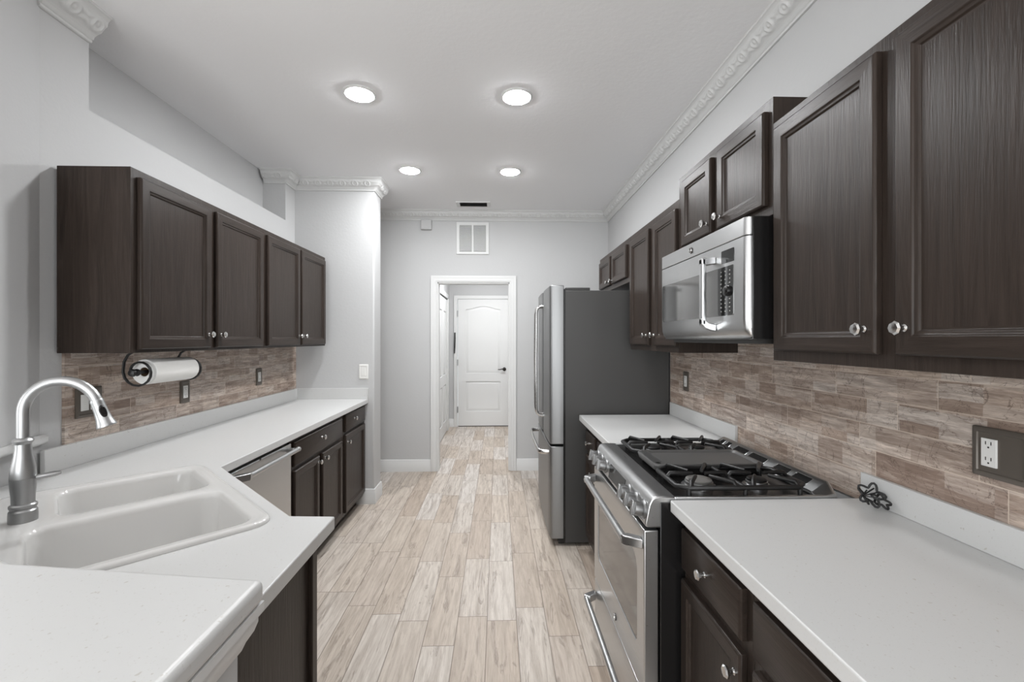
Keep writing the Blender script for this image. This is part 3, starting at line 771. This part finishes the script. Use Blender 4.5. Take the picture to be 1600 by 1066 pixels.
for h in (-0.002, 0.0012):
    loops.append([tuple(Vector((e0.x, 1.700, e0.z)) + tl * h), tuple(Vector((e0.x, 1.925, e0.z)) + tl * h), tuple(Vector((e1.x, 1.925, e1.z)) + tl * h), tuple(Vector((e1.x, 1.700, e1.z)) + tl * h)])
g.loft(loops).obj('display', M['display'], cp)
# cooktop
MB().box(0.572, 1.115, Y0 + 0.012, Y1 - 0.012, 0.900, 0.912).obj('cooktop', M['black'], RG, 0.002)
MB().box(0.575, 1.115, Y0, Y0 + 0.0125, 0.902, 0.920).obj('side_trim', M['steely'], RG, 0.002)
MB().box(0.575, 1.115, Y1 - 0.0125, Y1, 0.902, 0.920).obj('side_trim', M['steely'], RG, 0.002)
vr = MB()
sec = [(1.050, 0.913), (1.050, 0.920), (1.100, 0.955), (1.107, 0.957), (1.113, 0.952), (1.115, 0.913)]
vr.loft([[(x, y, 0.913 + (z - 0.913) * sc_) for x, z in sec] for y, sc_ in ((Y0 + 0.002, 0.25), (Y0 + 0.034, 1.0), (Y1 - 0.034, 1.0), (Y1 - 0.002, 0.25))])
vr = vr.obj('rear_vent', M['steely'], RG, 0.002, 2, 25)
vn = Vector((-0.035, 0, 0.050)).normalized(); vd = Vector((0.050, 0, 0.035)).normalized()
for (a, b) in ((1.515, 1.600), (1.625, 1.710), (1.770, 1.885), (1.905, 2.005), (2.045, 2.085), (2.100, 2.140)):
    c = Vector((1.078, (a + b) / 2, 0.9397)); hw = (b - a) / 2
    lp = rrect(-hw, hw, -0.017, 0.017, 0.008, 4)
    sl = MB().loft([[tuple(c + Vector((0, p_, 0)) + vd * q_ + vn * h) for p_, q_ in lp] for h in (-0.004, 0.0012)]).obj('vent_slot', M['black'], vr)
    MB().tube([tuple(c + Vector((0, p_, 0)) + vd * q_ + vn * 0.001) for p_, q_ in rrect(-hw, hw, -0.017, 0.017, 0.008, 4)], 0.0016, 6, True).obj('slot_rim', M['steely'], sl)
# burners
for (x, y, r) in ((0.715, 1.575, 0.048), (0.925, 1.575, 0.036), (0.715, 2.055, 0.040), (0.925, 2.055, 0.036), (0.82, 1.815, 0.036)):
    bn = MB().lathe([(r + 0.012, 0.912), (r + 0.010, 0.916), (r, 0.918), (r, 0.928), (r * 0.9, 0.930)], (x, y, 0), (0, 0, 1), 28).obj('burner', M['steely'], RG)
    MB().lathe([(r * 0.92, 0.9302), (r * 0.92, 0.936), (r * 0.8, 0.939), (0.004, 0.940)], (x, y, 0), (0, 0, 1), 28).obj('burner_cap', M['cap'] if r > 0.045 else M['iron'], bn)
# grates
def grate(ya, yb, parent):
    g = MB(); z = 0.953; r = 0.0078; xa, xb, xm = 0.600, 1.035, 0.82
    def b(p, q, rr=r): g.tube([p, q], rr, 8)
    c = 0.03
    ring = [(xa + c, ya, z - .012), (xb - c, ya, z - .012), (xb, ya + c, z - .012), (xb, yb - c, z - .012), (xb - c, yb, z - .012), (xa + c, yb, z - .012), (xa, yb - c, z - .012), (xa, ya + c, z - .012)]
    g.tube(ring, 0.0088, 8, True)
    b((xm, ya, z - .012), (xm, yb, z - .012))
    ym = (ya + yb) / 2
    for xc in (0.715, 0.925):
        for (sx, sy) in ((1, 0), (-1, 0), (0, 1), (0, -1)):
            if sx: 
                xe = (xm if (sx > 0) == (xc < xm) else (xa if xc < xm else xb))
                g.tube([(xe, ym, z - .012), (xe - sx * 0.012, ym, z + .004), (xe - sx * 0.03, ym, z + .004), (xc + sx * 0.022, ym, z + .002)], [r, r, r, r * 0.8], 8)
            else:
                ye = yb if sy > 0 else ya
                for off in (-0.045, 0.045):
                    g.tube([(xc + off * 1.7, ye, z - .012), (xc + off * 1.6, ye - sy * 0.010, z + .004), (xc + off * 0.55, ye - sy * 0.085, z + .002)], [r, r, r * 0.8], 8)
    for x in (xa + 0.03, xm, xb - 0.03):
        for y in (ya, yb): b((x, y, 0.9125), (x, y, z - .010))
    return g.obj('grate', M['iron'], parent, 0, 2, 60)
grate(1.460, 1.692, RG); grate(1.938, 2.170, RG)
gd = MB()
gd.loft([[(x, y, z) for x, y in rrect(0.602 + i, 1.035 - i, 1.700 + i, 1.930 - i, 0.02, 4)] for i, z in ((0.004, 0.928), (0.0, 0.946), (0.003, 0.952), (0.012, 0.952), (0.018, 0.943))])
gd = gd.obj('griddle', M['griddle'], RG, 0, 2, 40)
MB().box(0.606, 0.640, 1.735, 1.895, 0.9525, 0.9535).obj('griddle_handle', M['steely'], gd)
for y in (1.72, 1.91):
    MB().box(0.62, 1.02, y - 0.006, y + 0.006, 0.912, 0.928).obj('griddle_rail', M['iron'], gd)

# ------------------------------------------------------------------ microwave
MWV = thing('microwave', 'stainless steel over-the-range microwave under the short cabinet', 'microwave', (1.0, 1.815, 1.43))
MB().box(0.832, WR - 0.012, Y0 + 0.001, Y1 + 0.004, 1.432, 1.838).obj('case', M['black'], MWV, 0.003)
def mwsec(z0, z1, y0, y1, xf, xb, r):
    """slab with rounded near vertical edge"""
    pl = [(xb, y0)]
    for k in range(7):
        a = math.radians(180 + 90 - 90 * k / 6); 
        pl.append((xf + r + r * math.cos(a), y0 + r + r * math.sin(a)))
    for k in range(4):
        a = math.radians(180 - 90 * k / 3); q = 0.012
        pl.append((xf + q + q * math.cos(a), y1 - q + q * math.sin(a)))
    pl.append((xb, y1)); return pl
top = MB().prism(mwsec(0, 0, Y0 + 0.001, Y1 + 0.004, 0.810, 0.832, 0.020), 2, 1.776, 1.836).obj('vent_grille', M['steely'], MWV, 0.002)
emblem('badge', f, 1.855, F(0.8098), 1.806, 0.013, top)
mdoor = MB(); pl = mwsec(0, 0, Y0 + 0.001, Y1 + 0.004, 0.810, 0.832, 0.020)
lp = []
for z, ins in ((1.773, 0.0), (1.50, 0.0), (1.470, 0.002), (1.450, 0.008), (1.438, 0.018), (1.434, 0.030)):
    lp.append([(x + (ins if x < 0.825 else 0), y, z) for x, y in pl])
mdoor.loft(lp)
mdoor = mdoor.obj('door', M['steelz'], MWV, 0.0, 2, 40)
fw = [( 'x', )]
MB().prism(rrect(1.515, 2.178, 1.517, 1.692, (0.012, 0.012, 0.004, 0.004), 3), 0, 0.8085, 0.82).obj('window', M['blackglass'], mdoor)
ctl = MB().prism(rrect(1.518, 1.622, 1.519, 1.690, (0.010, 0.002, 0.002, 0.010), 3), 0, 0.8078, 0.8095).obj('keypad', M['display'], mdoor)
gl = MB()
for r_ in range(11):
    z = 1.675 - r_ * 0.0142
    for c_ in range(3):
        y = 1.600 - c_ * 0.030
        if 4 <= r_ <= 6 and c_ > 0: continue
        gl.box(0.8070, 0.8080, y - 0.006, y - 0.001 + 0.003 * ((r_ + c_) % 2), z - 0.0018, z + 0.0018)
gl.obj('key_legends', M['glyph'], ctl)['kind'] = 'stuff'
MB().lathe([(0.019, 0), (0.018, 0.010), (0.012, 0.013), (0.002, 0.013)], (0.8078, 1.552, 1.604), (-1, 0, 0), 20).obj('dial', M['black'], ctl)
MB().prism(rrect(1.512, 1.598, 1.704, 1.750, 0.003, 2), 0, 0.8085, 0.82).obj('display', M['display'], mdoor)
hm = MB()
hm.loft([[(x, y, z) for x, y in rrect(0.757, 0.775, 1.640, 1.668, 0.006, 3)] for z in (1.487, 1.733)])
hm.prism([(0.757, 1.735), (0.757, 1.712), (0.775, 1.708), (0.810, 1.714), (0.810, 1.739)], 1, 1.640, 1.668)
hm.prism([(0.757, 1.510), (0.757, 1.488), (0.770, 1.474), (0.790, 1.466), (0.812, 1.462), (0.812, 1.488), (0.785, 1.494), (0.775, 1.502)], 1, 1.640, 1.668)
hm.obj('handle', M['steelz'], mdoor, 0.003, 2, 40)
MB().box(0.86, WR - 0.02, Y0 + 0.03, Y1 - 0.03, 1.418, 1.432).obj('underside_lamp_panel', M['charcoal'], MWV)

# ------------------------------------------------------------------ refrigerator
FR = thing('refrigerator', 'french-door stainless refrigerator with dark grey sides', 'refrigerator', (0.8, 3.54, 0))
FY0, FY1 = 3.085, 3.995
MB().box(0.462, WR - 0.015, FY0, FY1, 0.022, 1.772).obj('case', M['slate'], FR, 0.006, 3)
MB().box(0.42, 0.462, FY0 + 0.02, FY1 - 0.02, 0.012, 0.05).obj('kick_grille', M['black'], FR)
for (px, py) in ((0.52, FY0 + 0.08), (0.52, FY1 - 0.08), (1.1, FY0 + 0.08), (1.1, FY1 - 0.08)):
    MB().lathe([(0.02, 0), (0.02, 0.022)], (px, py, 0), (0, 0, 1), 12).obj('foot', M['black'], FR)
def fdoor(y0, y1, z0, z1, name):
    pl = [(0.456, y0), (0.380, y0), (0.368, y0 + 0.006), (0.360, y0 + 0.022)]
    yc = (FY0 + FY1) / 2; 
    for k in range(1, 8):
        y = y0 + 0.022 + (y1 - y0 - 0.044) * k / 8
        pl.append((0.360 - 0.006 * (1 - ((y - yc) / 0.455) ** 2), y))
    pl += [(0.360, y1 - 0.022), (0.368, y1 - 0.006), (0.380, y1), (0.456, y1)]
    return MB().prism(pl, 2, z0, z1).obj(name, M['steelf'], FR, 0.004, 2)
nd = fdoor(FY0, 3.537, 0.706, 1.806, 'near_door'); fdr = fdoor(3.543, FY1, 0.706, 1.806, 'far_door')
fz_ = fdoor(FY0, FY1, 0.052, 0.690, 'freezer_drawer')
for y, dd in ((3.490, nd), (3.590, fdr)):
    hh = MB(); s_ = 1
    hp = [(0.358, y, 1.690), (0.33, y, 1.688), (0.306, y, 1.670), (0.300, y, 1.63), (0.297, y, 1.27), (0.300, y, 0.90), (0.306, y, 0.858), (0.33, y, 0.838), (0.358, y, 0.836)]
    hh.tube(hp, [(0.013, 0.010)] * len(hp), 14, flat=(0, 1, 0)).obj('handle', M['chrome'], dd, 0, 2, 60)
hh = MB(); hp = [(0.360, 3.150, 0.640), (0.32, 3.150, 0.640), (0.298, 3.162, 0.640), (0.290, 3.20, 0.640), (0.284, 3.54, 0.640), (0.290, 3.88, 0.640), (0.298, 3.918, 0.640), (0.32, 3.93, 0.640), (0.360, 3.93, 0.640)]
hh.tube(hp, [(0.016, 0.010)] * len(hp), 14, flat=(0, 0, 1)).obj('handle', M['chrome'], fz_, 0, 2, 60)
MB().box(0.452, 0.466, FY0 - 0.001, FY1, 0.04, 1.775).obj('door_gasket', M['black'], FR)
for y0, y1 in ((FY0 + 0.01, FY0 + 0.10), (FY1 - 0.10, FY1 - 0.01)):
    MB().box(0.47, 0.64, y0, y1, 1.772, 1.792).lathe([(0.014, 0), (0.014, 0.020), (0.008, 0.024)], (0.43, (y0 + y1) / 2, 1.772), (0, 0, 1), 12).box(0.42, 0.48, y0 + 0.02, y1 - 0.02, 1.773, 1.783).obj('hinge_cover', M['charcoal'], FR, 0.003)

# ------------------------------------------------------------------ paper towels
PC = Vector((-1.55, 0, 1.290))
mb = MB(); y0, y1 = 2.015, 2.292
mb.lathe([(0.020, y0), (0.054, y0), (0.056, y0 + 0.004), (0.056, y1 - 0.004), (0.054, y1), (0.020, y1)], (PC.x, 0, PC.z), (0, 1, 0), 40, 0, False, False)
mb.lathe([(0.020, y0), (0.020, y1)], (PC.x, 0, PC.z), (0, 1, 0), 40, 0, False, False)
ro = mb.obj('paper_towel_roll', M['paper'])
tag(ro, 'white paper towel roll hanging under the left wall cabinet', 'paper towels')
MB().lathe([(0.0198, y0 + 0.001), (0.0198, y1 - 0.001), (0.018, y1 - 0.001), (0.018, y0 + 0.001)], (PC.x, 0, PC.z), (0, 1, 0), 24, 0, False, False).obj('cardboard_core', M['card'], ro)
hol = thing('paper_towel_holder', 'black scrolled iron paper towel holder screwed under the left cabinet', 'towel holder', (PC.x, 2.15, 1.378))
MB().tube([(PC.x, 1.955, PC.z), (PC.x, 2.335, PC.z)], 0.007, 10).obj('rod', M['iron'], hol)
for ya, s_ in ((1.990, -1), (2.315, 1)):
    a = MB(); P_ = [(PC.x - 0.03, ya, 1.3775), (PC.x - 0.05, ya, 1.365), (PC.x - 0.066, ya, 1.335), (PC.x - 0.070, ya, 1.30)]
    for k in range(0, 17):
        q = math.radians(180 + 360 * k / 16); rr = 0.066 - 0.030 * k / 16
        P_.append((PC.x - 0.004 + rr * math.cos(q), ya, PC.z + rr * math.sin(q)))
    a.tube(P_, [(0.0075, 0.0045)] * len(P_), 10, flat=(0, 1, 0)).obj('scroll_arm', M['iron'], hol, 0, 2, 60)
    k_ = MB().lathe([(0.004, 0), (0.013, 0.004), (0.016, 0.012), (0.010, 0.020), (0.012, 0.026), (0.017, 0.034), (0.013, 0.044), (0.003, 0.047)], (PC.x, ya + s_ * 0.004, PC.z), (0, s_, 0), 16).obj('finial', M['iron'], hol)

# ------------------------------------------------------------------ outlets and switches
def outlet(f, u, z, w_, h_, lab, devs, kind, name='outlet_cover', group=None):
    o = MB(f).loft([[(a, n_, b) for a, b in rrect(u - w_ / 2 + i, u + w_ / 2 - i, z - h_ / 2 + i, z + h_ / 2 - i, 0.004, 2)] for i, n_ in ((0, 0.0), (0, 0.006), (0.004, 0.009), (0.012, 0.009), (0.014, 0.006))]).obj(name, M['plate'] if name == 'outlet_cover' else M['device'], None, 0, 2, 30)
    tag(o, lab, 'outlet' if kind == 'outlet' else 'light switch', group)
    for du in devs:
        MB(f).box(u + du - 0.017, u + du + 0.017, 0.004, 0.010, z - 0.034, z + 0.034).obj('receptacle' if kind == 'outlet' else 'rocker', M['device'], o, 0.001)
        if kind == 'outlet':
            hs = MB(f)
            for dz in (-0.019, 0.019):
                for q in (-0.006, 0.006): hs.box(u + du + q - 0.001, u + du + q + 0.001, 0.0095, 0.0104, z + dz, z + dz + 0.008)
                hs.lathe([(0.0022, 0), (0.0022, 0.0006)], (u + du, 0.0098, z + dz - 0.006), (0, 1, 0), 10)
            hs.obj('slots', M['dark'], o)
    return o
f = RF(WR - 0.011)
outlet(f, 1.028, 1.158, 0.125, 0.122, 'wide bronze cover with white receptacle on the right backsplash, in the foreground', (0.022,), 'outlet', group='outlets')
outlet(f, 2.812, 1.166, 0.074, 0.122, 'small bronze outlet cover on the tile between range and refrigerator', (0.0,), 'outlet', group='outlets')
f = LF(WL + 0.011)
outlet(f, 1.968, 1.166, 0.122, 0.126, 'wide bronze switch cover on the tile behind the faucet head', (-0.023, 0.023), 'switch', group='outlets')
outlet(f, 2.555, 1.140, 0.074, 0.122, 'bronze outlet cover on the tile under the paper towel roll', (0.0,), 'outlet', group='outlets')
outlet(f, 3.330, 1.158, 0.074, 0.122, 'bronze outlet cover at the far end of the left backsplash', (0.0,), 'outlet', group='outlets')
fp = lambda u, n, z: (u, YP - n, z)
outlet(fp, -1.168, 1.150, 0.080, 0.126, 'white rocker switch on the grey wall end past the left counter', (0.0,), 'switch', 'wall_switch')

# ------------------------------------------------------------------ vents and chime on the end wall
fb = lambda u, n, z: (u, YB - n, z)
gv = thing('return_grille', 'square white return air grille above the kitchen doorway', 'vent', (-0.275, YB, 2.53))
gx0, gx1, gz0, gz1 = -0.450, -0.098, 2.355, 2.702
mb = MB().holed([(gx0, gz0), (gx1, gz0), (gx1, gz1), (gx0, gz1)], [[(gx0 + 0.032, gz0 + 0.03), (gx0 + 0.166, gz0 + 0.03), (gx0 + 0.166, gz1 - 0.03), (gx0 + 0.032, gz1 - 0.03)], [(gx0 + 0.186, gz0 + 0.03), (gx1 - 0.032, gz0 + 0.03), (gx1 - 0.032, gz1 - 0.03), (gx0 + 0.186, gz1 - 0.03)]], 1, YB - 0.014, YB)
mb.obj('frame', M['white'], gv, 0.003)
MB().box(gx0 + 0.03, gx1 - 0.03, YB - 0.0022, YB - 0.0004, gz0 + 0.03, gz1 - 0.03).obj('duct_back', M['charcoal'], gv)
for a, b in ((gx0 + 0.032, gx0 + 0.166), (gx0 + 0.186, gx1 - 0.032)):
    s_ = MB()
    for k in range(20):
        z = gz0 + 0.036 + k * 0.0143
        s_.prism([(YB - 0.010, z), (YB - 0.0085, z + 0.001), (YB - 0.0025, z + 0.012), (YB - 0.004, z + 0.0112)], 0, a - 0.001, b + 0.001)
    s_.obj('louvres', M['white'], gv)
cv = thing('ceiling_register', 'small white ceiling air register with dark slots near the end wall', 'vent', (-0.25, 4.60, H))
mb = MB().holed([(-0.424, 4.515), (-0.078, 4.515), (-0.078, 4.69), (-0.424, 4.69)], [[(-0.388, 4.535), (-0.112, 4.535), (-0.112, 4.67), (-0.388, 4.67)]], 2, H - 0.010, H).obj('frame', M['white'], cv, 0.003)
MB().box(-0.390, -0.110, 4.533, 4.672, H - 0.003, H - 0.0005).obj('duct_back', M['dark'], cv)
s_ = MB()
for k in range(6): s_.prism([(4.543 + k * 0.022, H - 0.009), (4.545 + k * 0.022, H - 0.009), (4.555 + k * 0.022, H - 0.003), (4.553 + k * 0.022, H - 0.003)], 0, -0.389, -0.111)
s_.obj('louvres', M['charcoal'], cv)
cb = thing('door_chime', 'small white chime box high on the end wall left of the grille', 'chime', (-0.77, YB, 2.67))
MB().box(-0.830, -0.715, YB - 0.045, YB - 0.001, 2.615, 2.722).obj('box', M['wall'], cb, 0.006, 3)
MB().box(-0.823, -0.722, YB - 0.049, YB - 0.045, 2.625, 2.714).obj('cover', M['wall'], cb, 0.003)

# ------------------------------------------------------------------ lamps
def lamp(x, y, z, r, lab, m, grp):
    t_ = thing('recessed_light', lab, 'ceiling light', (x, y, z), grp)
    MB().lathe([(r + 0.012, 0.0), (r + 0.012, -0.004), (r + 0.004, -0.010), (r, -0.010), (r - 0.001, 0.0)], (x, y, z), (0, 0, 1), 36).obj('trim_ring', M['white'], t_)
    MB().lathe([(r - 0.001, -0.0095), (r * 0.9, -0.013), (r * 0.5, -0.017), (0.003, -0.018)], (x, y, z), (0, 0, 1), 36).obj('lens', m, t_)
lamp(-0.779, 2.553, H, 0.078, 'round recessed ceiling light, front left of the four', M['lamp'], 'kitchen ceiling lights')
lamp(0.108, 2.553, H, 0.078, 'round recessed ceiling light, front right of the four', M['lamp'], 'kitchen ceiling lights')
lamp(-0.720, 3.692, H, 0.078, 'round recessed ceiling light, rear left near the wall end', M['lamp'], 'kitchen ceiling lights')
lamp(0.100, 3.694, H, 0.078, 'round recessed ceiling light, rear right near the register', M['lamp'], 'kitchen ceiling lights')
lamp(-0.15, 6.1, 2.62, 0.11, 'unseen round light added to brighten the hall, behind the doorway head', M['hall_fill_lamp'], 'hall ceiling light')  # unseen lamp added to light the hall

# ------------------------------------------------------------------ black wire ornament on the right counter
wo = thing('wire_ornament', 'small black wire flower ornament on the counter against the right backsplash', 'ornament', (1.145, 1.345, CT))
def flower(c, e1, e2, R_, lobes, amp, name, r=0.0034, ph=0.0):
    pts = []
    for k in range(lobes * 8):
        a = 2 * PI * k / (lobes * 8); q = R_ * (1 + amp * math.cos(lobes * a + ph))
        pts.append(tuple(Vector(c) + Vector(e1) * q * math.cos(a) + Vector(e2) * q * math.sin(a)))
    return MB().tube(pts, r, 7, True).obj(name, M['iron'], wo, 0, 2, 60)
c0 = Vector((1.150, 1.345, CT + 0.0405))
flower(c0, (0.75, -0.55, 0.0), (0.1, 0.3, 0.92), 0.029, 5, 0.30, 'wire_loop')
flower(c0 + Vector((0.008, -0.026, -0.010)), (0.30, -0.95, 0.0), (-0.35, 0.1, 0.85), 0.021, 5, 0.28, 'wire_loop')
flower(c0 + Vector((-0.020, 0.006, -0.006)), (0.35, 0.85, 0.2), (-0.5, 0.1, 0.85), 0.018, 6, 0.32, 'wire_loop')
sp_ = MB()
for k in range(7):
    a = 2 * PI * k / 7
    sp_.tube([c0 + Vector((-0.022, 0.008, -0.006)), c0 + Vector((-0.002 + 0.024 * math.cos(a), -0.006 + 0.014 * math.sin(a), 0.018 * math.sin(a + 0.6)))], 0.0022, 6)
sp_.obj('wire_spokes', M['iron'], wo, 0, 2, 60)
